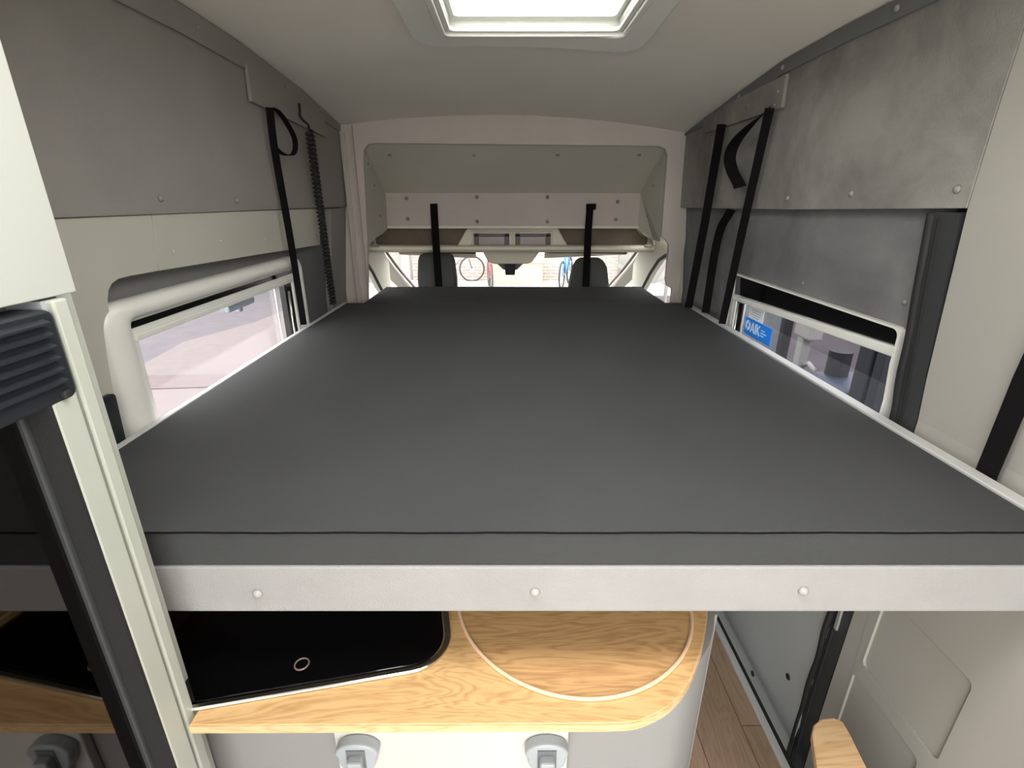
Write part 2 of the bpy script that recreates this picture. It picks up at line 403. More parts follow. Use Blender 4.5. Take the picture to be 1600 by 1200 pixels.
# cream lining, from near the wardrobe to the edge beside the coil, with a round-cornered cut-out
# two lining sheets meeting at a fine vertical seam
rear_s = [(REAR, .02), (1.13, .02), (1.13, 1.462), (1.132, 1.485), (1.139, 1.504), (1.152, 1.517), (1.172, 1.524), (1.214, 1.5255), (1.317, 1.5235), (1.317, 1.662), (REAR, 1.668)]
front_s = [(1.3195, 1.5235), (1.8, 1.510), (2.495, 1.490), (2.495, 1.655), (1.3195, 1.662)]
obj('lining_sheet', sheet(rear_s, [], fl(0), .034, cuts_q=ZC), 'cream_panel', wall_left, bevel=.0015)
obj('lining_sheet', sheet(front_s, [], fl(0), .034, cuts_q=ZC), 'cream_panel', wall_left, bevel=.0015)
obj('upper_panel', sheet([(REAR, 1.671), (2.5, 1.658), (2.93, 1.655)] + topL(2.93, REAR), [], fl(-.006), .03, cuts_q=ZC, cuts_p=[1.57, 1.88, 2.4]), 'felt', wall_left, bevel=.002)
obj('corner_panel', sheet([(2.66, .02), (2.93, .02), (2.93, 1.652), (2.66, 1.652)], [], fl(.0), .034, cuts_q=ZC), 'felt', wall_left, bevel=.002)
# roof strip and bracket board on the left
def stripL(d): return [(2.92, interp(ZL, 2.92) - .004)] + [(y, interp(ZL, y) - .003) for y in (2.4, 1.88, 1.57, 1.2, .8)] + [(y, interp(ZL, y) - d) for y in (.8, 1.2, 1.57, 1.88, 2.4)] + [(2.92, interp(ZL, 2.92) - .03)]
obj('roof_strip', sheet(stripL(.075), [], fl(-.016), .008), 'felt', wall_left, bevel=.002)
obj('strap_board', sheet([(1.90, 2.005), (2.62, 1.97), (2.62, 2.07), (1.90, 2.115)], [], fl(-.022), .012), 'felt', wall_left, bevel=.002)
for y, z in ((1.352, 1.70), (1.728, 1.694)): bolt((xl(z) + .006, y, z), (1, 0, 0), wall_left, .009, .008)
for y, z in ((1.385, 1.565), (1.62, 1.575), (1.92, 1.555), (2.2, 1.54)): bolt((xl(z), y, z), (1, 0, 0), wall_left, .006, .003, 'cream_panel')
for y, z in ((1.62, 2.14), (2.18, 2.10), (2.55, 2.07)): bolt((xl(z) + .03, y, z), (1, 0, 0), wall_left, .006, .004)

# right wall
def fr(off):
    return lambda p, q, h: (xr(q) + off + h, p, q)
wall_right = stE('wall_right')
obj('backing', sheet([(REAR, 0), (2.95, 0)] + topR(2.95, REAR), [rr(WR[0], WR[1], WR[2], WR[3], .03)], fr(.06), .03, cuts_q=ZC), 'felt_dark', wall_right)
# rear lining with two moulded recesses low down
rec1 = rr(.765, .50, 1.02, .742, .015, 3); rec2 = rr(.80, .16, 1.035, .449, .015, 3)
obj('rear_lining', sheet([(REAR, -.4), (1.098, -.4), (1.098, 1.3), (1.083, 1.7), (1.057, 2.155), (REAR, 2.162)], [rec1, rec2], fr(-.006), .03, cuts_q=ZC + [.15, .9]), 'rear_lining', wall_right, bevel=.003)
obj('recess_panel', sheet([(.755, .49), (1.03, .49), (1.03, .752), (.755, .752)], [], fr(.001), .01), 'rear_lining', wall_right)
obj('recess_panel', sheet([(.79, .15), (1.045, .15), (1.045, .46), (.79, .46)], [], fr(.001), .01), 'rear_lining', wall_right)
# upper felt panel
up = [(1.086, 1.681), (1.8, 1.664), (2.92, 1.652)] + [(y, z) for y, z in topR(2.92, 1.06)] + [(1.068, 2.0)]
obj('upper_panel', sheet(up, [], fr(-.007), .012, cuts_q=ZC, cuts_p=[1.45, 1.62, 1.93, 2.26]), 'worn', wall_right, bevel=.003, seg=3)
def stripR(d): return [(y, interp(ZR, y) - .003) for y in (2.92, 2.6, 2.26, 1.93, 1.62, 1.45, 1.2, .9)] + [(y, interp(ZR, y) - d) for y in (.9, 1.2, 1.45, 1.62, 1.93, 2.26)] + [(2.6, interp(ZR, 2.6) - d * .8), (2.92, interp(ZR, 2.92) - .01)]
obj('roof_strip', sheet(stripR(.045), [], fr(-.016), .009), 'felt_dark', wall_right, bevel=.002)
obj('strap_board', sheet([(1.89, 1.985), (2.2, 1.985), (2.60, 1.985), (2.62, 2.01), (2.62, 2.055), (2.26, 2.075), (1.89, 2.085)], [], fr(-.021), .013), 'worn', wall_right, bevel=.004, seg=3)
for y, z in ((1.118, 1.718), (1.46, 1.712), (1.789, 1.70), (2.05, 1.69), (2.45, 1.685), (2.8, 1.68)): bolt((xr(z) - .007, y, z), (-1, 0, 0), wall_right, .009, .008)
for y, z in ((1.411, 2.12), (1.93, 2.11), (2.26, 2.08)): bolt((xr(z) - .016, y, z), (-1, 0, 0), wall_right, .009, .007)
for y, z in ((1.93, 2.04), (2.15, 2.03), (1.94, 2.0)): bolt((xr(z) - .021, y, z), (-1, 0, 0), wall_right, .006, .004)

# sliding door on the right, with felt lining round the window
door = stE('door_1', 'grey felt lined sliding door in the right wall')
obj('door_lining', sheet([(1.175, .93), (2.93, .93), (2.93, 1.70), (1.175, 1.70)], [rr(WR[0], 0.94, WR[2], WR[3], .03)], fr(.025), .03, cuts_q=ZC), 'worn2', door, bevel=.002)
def fdoor(p, q, h): return (interp([(0, .966), (.5, .975), (.93, 1.012)], q) + h, p, q)
dl = obj('lower_panel', sheet([(1.165, -.40), (2.93, -.40), (2.93, .93), (1.165, .93)], [], fdoor, .02, cuts_q=[0, .5]), 'door_grey', door)
for y, z in ((1.452, -.062), (1.268, .146)):
    obj('screw_hole', cyl(bmesh.new(), (fdoor(y, z, 0)[0] - .003, y, z), (1, 0, 0), .011, .006), 'rubber_black', door)
obj('bottom_seal', box(.892, .55, -.05, .908, 2.93, .004), 'rubber_black', door)
bolt((xr(1.31) + .025, 2.30, 1.31), (-1, 0, 0), door, .006, .004)
bolt((xr(1.42) + .025, 1.70, 1.432), (-1, 0, 0), door, .007, .005)
bolt((xr(1.45) + .025, 1.243, 1.455), (-1, 0, 0), door, .008, .007)
# black rubber post seal between the door and rear lining
o = stE('trim_1', 'black rubber door seal post on the right wall')
def frp(off): return lambda p, q, h: (xr(q) + off + h, p, q)
obj('seal_strip', sheet([(1.103, -.4), (1.168, -.4), (1.168, 1.672), (1.103, 1.672)], [], frp(-.004), .03, cuts_q=ZC), 'rubber', o, bevel=.003)
obj('ridge', sheet([(1.145, -.4), (1.150, -.4), (1.150, 1.66), (1.145, 1.66)], [], frp(-.010), .008, cuts_q=ZC), 'rubber_black', o, bevel=.002)
bm = bmesh.new()
tube([(xr(z) - .002 + .0015 * math.sin(z * 23), 1.174 + .0015 * math.sin(z * 31), z) for z in [-.4 + .0207 * k for k in range(101)]], .011, bm)
obj('rubber_lip', bm, 'rubber_black', o, smooth=True)
tag_ = obj('pull_tab', box(xr(.56) - .012, 1.13, .50, xr(.56) - .005, 1.143, .80), 'alu', o, bevel=.002); tag_['label'] = 'grey pull tab'
# threshold
o = obj('trim_2', box(.868, .55, -.002, .892, 3.0, .012), 'cool_white', bevel=.003); st(o, 'aluminium threshold strip along the sliding door')

# ------------------------------------------------------------------ windows
def frame_ring(y0, z0, y1, z1, wd, r, x0, x1, matn, parent, name='frame', side=1, bev=.006):
    bm = sheet(rr(y0, z0, y1, z1, r), [rr(y0 + wd, z0 + wd, y1 - wd, z1 - wd, max(.008, r - wd))], lambda p, q, h: (x0 + h, p, q), x1 - x0)
    return obj(name, bm, matn, parent, bevel=bev, seg=3)
win = stE('window_1', 'left side window with thick white plastic surround above the bed')
# outer surround: rounded box trim, deeper at the near side
def ringsweep(A, Bp, fn, prof):
    bm = bmesh.new(); L = [[bm.verts.new(fn(a[0] + (b[0] - a[0]) * t, a[1] + (b[1] - a[1]) * t, h)) for a, b in zip(A, Bp)] for t, h in prof]
    n = len(A); m = len(L)
    for q in range(m):
        for k in range(n): bm.faces.new((L[q][k], L[q][(k + 1) % n], L[(q + 1) % m][(k + 1) % n], L[(q + 1) % m][k]))
    return bm
obj('surround', ringsweep(rr(1.10, .86, 2.235, 1.470, .055, 8), rr(1.185, .90, 2.19, 1.424, .02, 8), lambda p, q, h: (-.972 + h, p, q),
    [(0, 0), (0, .045), (.06, .056), (.2, .064), (.4, .069), (.6, .070), (.8, .066), (.94, .058), (1, .048), (1, 0)]), 'white_plastic', win, smooth=True)
obj('roller_slot', box(-.932, 1.188, 1.400, -.9265, 2.187, 1.416), 'black_gloss', win)
obj('inner_frame', sheet(rr(1.17, .88, 2.20, 1.445, .012), [rr(1.21, .92, 2.165, 1.384, .012)], lambda p, q, h: (-.968 + h, p, q), .040), 'white_plastic', win, bevel=.003)
obj('blind_rail', box(-.945, 1.20, 1.366, -.922, 2.18, 1.384), 'white_plastic', win, bevel=.004)
obj('pane', box(-.962, 1.20, .91, -.958, 2.19, 1.395), 'glass', win)
obj('track', box(-.957, 2.085, .91, -.930, 2.15, 1.372), 'black_gloss', win, bevel=.003)
obj('stay_rod', tube([(-.926, 2.10, .95), (-.926, 2.10, 1.335)], .006), 'chrome', win, smooth=True)
obj('pane_bead', box(-.955, 2.03, .91, -.948, 2.038, 1.372), 'white_plastic', win, bevel=.002)
obj('latch', B(box(-.956, 1.66, 1.338, -.940, 1.84, 1.360), -.956, 1.73, 1.325, -.942, 1.755, 1.345), 'ink', win, bevel=.004)

win2 = stE('window_2', 'right side window in the sliding door with a black blind cassette')
x0 = 1.005
obj('frame', sheet(rr(WR[0], .87, WR[2], WR[3], .025), [rr(WR[0] + .008, .878, WR[2] - .010, WR[3] - .006, .02)], lambda p, q, h: (xr(min(q, 1.3)) - 0.002 + h, p, q), .06, cuts_q=[1.06, 1.2, 1.3]), 'white_plastic', win2)
obj('blind_cassette', sheet([(1.222, 1.342), (2.212, 1.300), (2.236, 1.300), (2.238, 1.388), (1.245, 1.388), (1.226, 1.37)], [], lambda p, q, h: (1.002 + (1.39 - q) * .07 + h, p, q), .03), 'black_gloss', win2, bevel=.003)
obj('blind_rail', sheet([(1.222, 1.314), (2.212, 1.277), (2.212, 1.298), (1.222, 1.342)], [], lambda p, q, h: (.994 + h, p, q), .02), 'white_plastic', win2, bevel=.004)
obj('side_track', box(.996, 2.205, .88, 1.01, 2.222, 1.297), 'cool_white', win2, bevel=.003)
obj('side_track', box(1.0, 2.228, .88, 1.02, 2.243, 1.38), 'cool_white', win2, bevel=.003)
obj('dark_channel', box(1.015, 2.160, .88, 1.03, 2.205, 1.29), 'black_gloss', win2)
obj('stay_rod', tube([(1.008, 2.175, .9), (1.008, 2.175, 1.27)], .006), 'chrome', win2, smooth=True)
obj('pane_bead', box(1.020, 2.142, .88, 1.028, 2.15, 1.27), 'alu', win2, bevel=.002)
obj('pane', box(1.030, 1.22, .875, 1.034, 2.245, 1.39), 'glass_right', win2)

# stickers on the right window
sk_ = thing('label_sticker', 'small white printed sticker on the right window above the blue one', 'sticker')
bm = box(1.0285, 1.985, 1.223, 1.0298, 2.110, 1.284); obj('paper', bm, 'paper', sk_)
bm = bmesh.new()
for i, (a, b) in enumerate(((2.02, 2.07), (2.005, 2.085), (2.005, 2.08), (2.01, 2.085))): B(bm, 1.0280, a, 1.230 + i * .010, 1.0286, b, 1.2325 + i * .010)
obj('small_print', bm, 'ink', sk_)
sb = thing('blue_sticker', 'blue rectangular sticker with white lettering on the right window', 'sticker')
obj('backing', box(1.0285, 1.90, 1.150, 1.0298, 2.132, 1.222), 'blue', sb)
bm = bmesh.new()
# swirl disc, the letters A I K, then three short lines; reading direction is towards -y on this wall
for k in range(14):
    a = 2 * PI * k / 14; a2 = 2 * PI * (k + 1) / 14
    if k in (4, 11): continue
    c = (2.100, 1.190)
    q = [(c[0] + r_ * math.cos(t_), c[1] + r_ * math.sin(t_)) for r_, t_ in ((.009, a), (.022, a), (.022, a2), (.009, a2))]
    prism(q, YZ, 1.0278, 1.0286, bm)
obj('emblem', bm, 'white_ink', sb); bm = bmesh.new()
def stroke(bm, p, q, w=.0075, x0=1.0278, x1=1.0286):
    p, q = Vector((p[0], p[1])), Vector((q[0], q[1])); d = (q - p).normalized(); nrm = Vector((-d.y, d.x)) * w / 2
    prism([tuple(p + nrm), tuple(q + nrm), tuple(q - nrm), tuple(p - nrm)], YZ, x0, x1, bm)
stroke(bm, (2.072, 1.167), (2.057, 1.210)); stroke(bm, (2.042, 1.167), (2.057, 1.210)); stroke(bm, (2.066, 1.180), (2.048, 1.180), .005)
stroke(bm, (2.032, 1.167), (2.032, 1.210))
stroke(bm, (2.020, 1.167), (2.020, 1.210)); stroke(bm, (2.018, 1.187), (1.996, 1.209)); stroke(bm, (2.014, 1.191), (1.994, 1.168))
obj('lettering', bm, 'white_ink', sb); bm = bmesh.new()
for i, w_ in enumerate((.030, .046, .028)): stroke(bm, (1.984, 1.196 - .011 * i), (1.984 - w_, 1.196 - .011 * i), .0035)
obj('small_print', bm, 'white_ink', sb)

# skylight
win3 = stE('window_3', 'white framed roof skylight above the bed')
def fsk(p, q, h): return (p, q, zceil(.07, q) - .012 + h * 1.0)
oo = rr(-.325, 1.22, .457, 2.03, .11, 8)
obj('surround', sheet(oo, [rr(-.205, 1.34, .367, 1.905, .03)], lambda p, q, h: (p, q, min(zceil(p, q), 9) - .022 + h), .03, cuts_p=[-.1, .07, .25], cuts_q=[1.6, 1.8]), 'white_plastic', win3, bevel=.008, seg=3)
obj('inner_well', sheet(rr(-.225, 1.32, .387, 1.925, .03), [rr(-.203, 1.342, .365, 1.903, .02)], lambda p, q, h: (p, q, 2.19 + h), .13), 'white_plastic', win3, bevel=.004)
obj('blind_frame', sheet(rr(-.203, 1.342, .365, 1.903, .02), [rr(-.172, 1.37, .335, 1.870, .02)], lambda p, q, h: (p, q, 2.235 + h), .018), 'white_plastic', win3, bevel=.004)
obj('lower_frame', sheet(rr(-.203, 1.342, .365, 1.903, .02), [rr(-.187, 1.36, .349, 1.887, .02)], lambda p, q, h: (p, q, 2.20 + h), .012), 'white_plastic', win3, bevel=.003)
for sx in (-.195, .357):
    obj('blind_track', box(sx - .008, 1.36, 2.213, sx + .008, 1.88, 2.232), 'alu', win3, bevel=.003)
obj('dome', box(-.23, 1.31, 2.325, .40, 1.94, 2.331), 'dome', win3)

# ------------------------------------------------------------------ front bulkhead
bulk = stE('wall_front')
def arch(n=20): return [(.96 - 1.90 * i / n, zceil(.96 - 1.90 * i / n, 2.9) + .02) for i in range(n + 1)]
hole = [(-.85, .5), (-.822, 1.14), (-.79, 1.5), (-.772, 1.90), (-.765, 1.94), (-.74, 1.966), (-.70, 1.972), (.79, 1.958), (.825, 1.945), (.84, 1.915),
        (.85, 1.60), (.853, 1.50), (.875, 1.485), (.90, 1.455), (.903, 1.26), (.915, 1.225), (.945, 1.21), (.955, 1.0), (.955, .5)]
obj('frame_panel', sheet([(-.96, .02), (.99, .02), (.99, 1.6)] + arch() , [hole], lambda p, q, h: (p, 2.9 + h, q), .03), 'front_felt', bulk, bevel=.003)
pl = obj('trim_3', box(-.878, 2.872, .9, -.812, 2.899, 2.058), 'front_felt', bevel=.004); st(pl, 'grey vertical corner trim at the left of the cab opening')
for xa in (-.870, -.852, -.818): obj('ridge', box(xa - .004, 2.862, .9, xa + .004, 2.874, 2.052), 'front_felt', pl, bevel=.0035)
# overhead storage: sloping lining, side cheeks, bolted board
over = stE('wall_overhead')
over['label'] = 'bolted board and sloping lining above the cab opening'
def quad(pts, off):
    bm = bmesh.new(); off = Vector(off)
    a = [bm.verts.new(p) for p in pts]; b = [bm.verts.new(Vector(p) + off) for p in pts]; n = len(a)
    bm.faces.new(a); bm.faces.new(b[::-1])
    for i in range(n): bm.faces.new((a[i], b[i], b[(i + 1) % n], a[(i + 1) % n]))
    return bm
obj('sloping_lining', quad([(-.80, 2.90, 1.985), (.86, 2.90, 1.985), (.86, 3.46, 1.731), (-.81, 3.46, 1.731)], (0, .01, .025)), 'grey_lining', over)
obj('side_cheek', quad([(-.775, 2.92, 1.98), (-.797, 3.46, 1.74), (-.800, 3.46, 1.515), (-.93, 3.5, 1.48), (-.80, 2.92, 1.45)], (-.02, 0, 0)), 'grey_lining', over)
obj('side_cheek', quad([(.843, 2.92, 1.98), (.848, 3.46, 1.74), (.846, 3.46, 1.515), (.92, 3.3, 1.45), (.853, 2.92, 1.47)], (.02, 0, 0)), 'grey_lining', over)
obj('bolted_board', box(-.805, 3.45, 1.512, .855, 3.475, 1.735), 'front_felt', over, bevel=.005)
for x, z in ((-.663, 1.70), (-.207, 1.708), (.249, 1.708), (.707, 1.68), (-.664, 1.574), (-.21, 1.558), (.253, 1.558), (.702, 1.57)):
    bolt((x, 3.45, z), (0, -1, 0), over, .012, .008)
for x, y in ((-.195, 3.03), (.271, 3.03), (.72, 3.03), (-.66, 3.03)):
    zz = 1.985 - (y - 2.9) * .254 / .56; bolt((x, y, zz), (0, -.4, -1), over, .011, .008)
for y, z in ((3.02, 1.88), (3.12, 1.77), (3.2, 1.6)): bolt((-.782, y, z), (1, 0, 0), over, .008, .006); bolt((.841, y, z), (-1, 0, 0), over, .008, .006)

# cab shelf and headliner
shelf = stE('ceiling_cab')
shelf['label'] = 'cream cab headliner shelf with brown lined recesses'
obj('shelf_back', box(-.93, 3.62, 1.375, .97, 3.64, 1.56), 'shelf_brown', shelf)
obj('shelf_top', box(-.95, 3.44, 1.515, .98, 3.9, 1.53), 'cab_cream', shelf)
lipP = [(3.50, 1.372), (3.50, 1.392), (3.52, 1.400), (3.64, 1.395), (4.02, 1.36), (4.02, 1.33), (3.60, 1.345), (3.53, 1.352)]
obj('headliner', prism(lipP, YZ, -.97, 1.01), 'lip', shelf, bevel=.006, seg=3)
cons = obj('console', quad([(-.37, 3.56, 1.372), (.42, 3.56, 1.372), (.335, 3.575, 1.512), (-.285, 3.575, 1.512)], (0, .06, 0)), 'lip', shelf, bevel=.008)
for cx in (-.118, .165):
    lp = thing('reading_lamp', ('left' if cx < 0 else 'right') + ' of two square lamps in the cab headliner console', 'lamp', 'headliner lamps', (cx, 3.556, 1.442))
    obj('bezel', sheet(rr(-.135, -.055, .135, .048, .01), [rr(-.122, -.043, .122, .037, .004)], lambda p, q, h: (p, -.008 + q * .1 + h, q), .02), 'lip', lp, bevel=.003)
    obj('lens', box(-.122, .0, -.043, .122, .008, .037), 'lens', lp)
    bm = bmesh.new(); B(bm, -.122, -.010, .012, .122, .0, .030); B(bm, -.118, -.010, -.040, -.088, .0, .034); B(bm, .088, -.010, -.040, .118, .0, .034)
    obj('clip', bm, 'lamp_frame', lp, bevel=.003)
# headliner end pockets
for s, xx in ((-1, -.97), (1, 1.01)):
    bm = prism([(xx, 1.39), (xx, 1.50), (xx - s * .03, 1.52), (xx - s * .13, 1.50), (xx - s * .10, 1.47), (xx - s * .04, 1.44), (xx - s * .03, 1.40)], XZ, 3.50, 3.64)
    obj('end_pocket', bm, 'cab_cream', shelf, bevel=.006)
    bm = dome(bmesh.new(), (xx - s * .06, 3.52, 1.392), (0, 0, 1), .035, .02); obj('speaker_cap', bm, 'outside_white', shelf, smooth=True)

# sun visors and rear view mirror
for nm, xa, xb, wh in (('left', -.80, -.24, 'left'), ('right', .26, .86, 'right')):
    v = thing('sun_visor', wh + ' folded pale sun visor at the top of the windscreen', 'visor', 'cab sun visors')
    s_ = 1 if nm == 'left' else -1
    bm = prism([(xa, 1.338), (xb, 1.325), (xb, 1.290), (xa, 1.315)] if s_ > 0 else [(xa, 1.325), (xb, 1.338), (xb, 1.315), (xa, 1.290)], XZ, 3.74, 3.76)
    obj('panel', bm, 'lip', v, bevel=.006)
    obj('hinge_rod', tube([(xa, 3.735, 1.338), (xb, 3.735, 1.332)], .010), 'maroon', v, smooth=True)
mir = thing('rear_view_mirror', 'cream windscreen console with a dark camera mount above the dashboard', 'mirror')
obj('cover', prism([(-.185, 1.345), (.22, 1.345), (.165, 1.268), (.12, 1.258), (-.10, 1.258), (-.145, 1.268)], XZ, 3.66, 3.78), 'lip', mir, bevel=.01)
obj('mount', prism([(-.03, 1.262), (.05, 1.262), (.045, 1.175), (-.025, 1.175)], XZ, 3.69, 3.73), 'rubber_black', mir, bevel=.006)
obj('mirror_head', prism([(-.10, 1.262), (.12, 1.262), (.06, 1.205), (-.04, 1.205)], XZ, 3.75, 3.77), 'metal_grey', mir, bevel=.004)

# A pillars, cab side windows, windscreen
pil = stE('trim_4', 'cream windscreen pillars at both sides of the cab')
for s in (-1, 1):
    cx = .02
    P_ = [(cx + s * 1.04, 3.72, 1.42), (cx + s * 1.035, 3.95, 1.30), (cx + s * 1.02, 4.30, 1.12), (cx + s * .99, 4.75, .90)]
    obj('pillar', ribbon(cat(P_, 5), (s * .8, -.6, .0), .10, .05), 'cab_cream', pil, bevel=.012, smooth=False)
    obj('grab_seal', tube(cat([Vector(p) + Vector((-s * .068, .03, .01)) for p in P_], 5), .012), 'lens', pil, smooth=True)
ws = stE('window_4', 'windscreen at the front of the cab')
obj('pane', quad([(-1.0, 3.99, 1.35), (1.04, 3.99, 1.35), (1.06, 4.75, .85), (-1.02, 4.75, .85)], (0, .006, .004)), 'glass', ws)
obj('header', box(-1.0, 3.97, 1.335, 1.04, 4.04, 1.40), 'cab_cream', ws)
dash = obj('dashboard', prism([(3.85, .3), (3.85, .78), (3.95, .86), (4.3, .90), (4.8, .86), (4.8, .3)], YZ, -.95, .99), 'rubber', bevel=.02)
dash['kind'] = 'structure'; dash.name = 'trim_dashboard'
for s in (-1, 1):
    wn = stE('window_%d' % (5 if s < 0 else 6), ('left' if s < 0 else 'right') + ' cab door window')
    cx = .02; xx = cx + s * .97
    outer = [(2.93, .0), (4.05, .0), (4.05, 1.22), (3.95, 1.30), (3.7, 1.42), (3.5, 1.50), (2.93, 1.50)]
    hole_ = [(2.99, .95), (3.95, .93), (3.70, 1.08), (3.52, 1.22), (3.36, 1.32), (3.22, 1.365), (3.05, 1.385), (2.99, 1.38)]
    fn = (lambda p, q, h, xx=xx, s=s: (xx + s * h, p, q))
    obj('door_frame', sheet(outer, [hole_], fn, .04), 'cab_cream', wn, bevel=.006)
    obj('seal', tube([(xx - s * .004, y, z) for y, z in cat_2d] if False else [(xx - s * .004, y, z) for y, z in hole_], .011, closed=True), 'rubber', wn, smooth=True)
    obj('divider', box(xx - .008, 3.14, .95, xx + .008, 3.165, 1.375), 'alu', wn)
    obj('pane', box(xx + s * .028, 2.98, .92, xx + s * .032, 3.98, 1.39), 'glass', wn)
o = obj('roof_cap', quad([(-1.0, 2.93, 2.10), (1.02, 2.93, 2.10), (1.02, 4.05, 1.42), (-1.0, 4.05, 1.42)], (0, 0, .02)), 'ceiling', over)

# ------------------------------------------------------------------ bed
bed = thing('bed_platform', 'pale grey felt-covered bed platform with round bolt heads along its front rail', 'bed')
obj('front_rail', box(-.872, .697, 1.003, .962, .722, 1.106), 'rail', bed, bevel=.006, seg=3)
obj('side_rail', box(-.892, .722, 1.0, -.873, 2.68, 1.176), 'cool_white', bed, bevel=.003)
obj('side_rail', box(.930, .70, 1.0, .962, 2.60, 1.178), 'cool_white', bed, bevel=.003)
obj('slat_board', box(-.872, .724, 1.085, .928, 2.66, 1.104), 'body_grey', bed)
obj('rear_rail', box(-.80, 2.662, 1.03, .88, 3.19, 1.10), 'rail', bed)
for x, z in ((-.443, 1.047), (.046, 1.050), (.518, 1.053)):
    bm = dome(bmesh.new(), (x, .697, z), (0, -1, 0), .0092, .008); b_ = obj('bolt', bm, 'bolt', bed, smooth=True)
def pillow_box(x0, y0, z0, x1, y1, z1, nx=26, ny=26, puff=.006):
    """foam block with slightly domed top and wavy seams"""
    bm = bmesh.new(); top = {}; bot = {}
    for i in range(nx + 1):
        for j in range(ny + 1):
            u, v = i / nx, j / ny
            e = min(u, 1 - u) * nx, min(v, 1 - v) * ny
            f = min(1, min(e) / 2.0)
            z = z1 - .0035 * (1 - f) + puff * (1 - (2 * u - 1) ** 4) * (1 - (2 * v - 1) ** 4) * .5 + .0008 * math.sin(9 * u + 5 * v)
            top[i, j] = bm.verts.new((x0 + (x1 - x0) * u, y0 + (y1 - y0) * v, z)); bot[i, j] = bm.verts.new((x0 + (x1 - x0) * u, y0 + (y1 - y0) * v, z0 - (.0 if j else 0)))
    for i in range(nx):
        for j in range(ny):
            bm.faces.new((top[i, j], top[i + 1, j], top[i + 1, j + 1], top[i, j + 1]))
            bm.faces.new((bot[i, j], bot[i, j + 1], bot[i + 1, j + 1], bot[i + 1, j]))
    for i in range(nx):
        bm.faces.new((top[i, 0], bot[i, 0], bot[i + 1, 0], top[i + 1, 0])); bm.faces.new((top[i + 1, ny], bot[i + 1, ny], bot[i, ny], top[i, ny]))
    for j in range(ny):
        bm.faces.new((top[0, j + 1], bot[0, j + 1], bot[0, j], top[0, j])); bm.faces.new((top[nx, j], bot[nx, j], bot[nx, j + 1], top[nx, j + 1]))
    return bm
mt = thing('mattress', 'large charcoal fabric mattress filling the bed platform', 'mattress')
obj('foam_cover', pillow_box(-.870, .697, 1.107, .924, 2.655, 1.180), 'mattress', mt, bevel=.004, seg=2)
seam = [(-.868 + 1.790 * k / 60, .6965, 1.1750 + .0005 * math.sin(k * .7) + .0003 * math.sin(k * 2.3)) for k in range(61)]
obj('seam', tube(seam, .0017), 'webbing', mt, smooth=True)
c2 = thing('cushion', 'narrower charcoal cushion at the far end of the bed, reaching into the cab', 'cushion')
obj('foam_cover', pillow_box(-.775, 2.66, 1.107, .84, 3.176, 1.180, 20, 8), 'mattress', c2, bevel=.004)
# dark corner flap beside the far end
# ------------------------------------------------------------------ straps
def path(pts, n=6): return cat(pts, n)
WB = .026
s1 = thing('strap', 'black webbing strap with a round hanging loop, by the left window', 'strap')
obj('webbing', ribbon(path([(-.842, 1.985, 2.00), (-.852, 2.00, 1.86), (-.868, 2.06, 1.55), (-.89, 2.12, 1.27), (-.898, 2.14, 1.182)]), (1, .45, 0), WB, .003), 'webbing', s1)
lp_ = [(-.838, 1.995, 2.00), (-.830, 2.03, 1.992), (-.825, 2.08, 1.96), (-.82, 2.115, 1.92), (-.822, 2.12, 1.885), (-.826, 2.10, 1.86), (-.832, 2.06, 1.852), (-.842, 2.03, 1.857), (-.85, 2.01, 1.87)]
obj('loop', ribbon(path(lp_), (1, 0, 0), .020, .003), 'webbing', s1)
co_ = thing('coiled_cable', 'black coiled spiral cable hanging on the left wall beside the strap', 'cable')
A_, B_ = Vector((-.835, 2.33, 1.965)), Vector((-.882, 2.49, 1.20)); d_ = (B_ - A_).normalized(); u_ = Vector((0, 1, 0)); u_ = (u_ - d_ * u_.dot(d_)).normalized(); v_ = d_.cross(u_)
turns = 44; hel = []
for k in range(turns * 10 + 1):
    t = k / (turns * 10); a = 2 * PI * turns * t
    hel.append(A_.lerp(B_, t) + (u_ * math.cos(a) + v_ * math.sin(a)) * (.014 - .002 * t))
obj('coil', tube(hel, .0062, n=6), 'rubber_black', co_, smooth=True)
obj('core', tube([A_.lerp(B_, .02), A_.lerp(B_, .99)], .011), 'rubber_black', co_, smooth=True)
obj('tail', tube(path([(-.836, 2.255, 2.055), (-.84, 2.265, 2.03), (-.835, 2.245, 2.01), (-.83, 2.265, 1.995), (-.832, 2.315, 1.985), (-.835, 2.33, 1.965)]), .005), 'rubber_black', co_, smooth=True)

s2 = thing('strap', 'black webbing strap with a curled free tail, in front of the right window', 'strap')
obj('webbing', ribbon([(.893, 1.93, 1.99), (.915, 2.04, 1.60), (.940, 2.155, 1.182)], (1, -.45, 0), .030, .003), 'webbing', s2)
tl = [(.892, 1.945, 1.985), (.875, 2.02, 1.95), (.865, 2.11, 1.90), (.865, 2.14, 1.85), (.87, 2.11, 1.80), (.875, 2.05, 1.755), (.877, 2.035, 1.74)]
tw = [(.15 + .85 * min(1, k / 18), .95 - 1.3 * min(1, k / 18), .0) for k in range(37)]
obj('tail', ribbon(path(tl), tw, .044, .003), 'webbing', s2)
s3 = thing('strap', 'straight black strap nearest the cab on the right wall', 'strap')
obj('webbing', ribbon([(.888, 2.33, 1.99), (.898, 2.40, 1.60), (.905, 2.49, 1.184)], (1, -.4, 0), .036, .003), 'webbing', s3)
s4 = thing('strap', 'black strap drooping in a curve from under the right felt panel', 'strap')
obj('webbing', ribbon(path([(.940, 2.235, 1.655), (.940, 2.26, 1.63), (.945, 2.33, 1.57), (.950, 2.37, 1.45), (.950, 2.375, 1.30), (.946, 2.37, 1.184)]), (1, -.4, 0), .036, .003), 'webbing', s4)
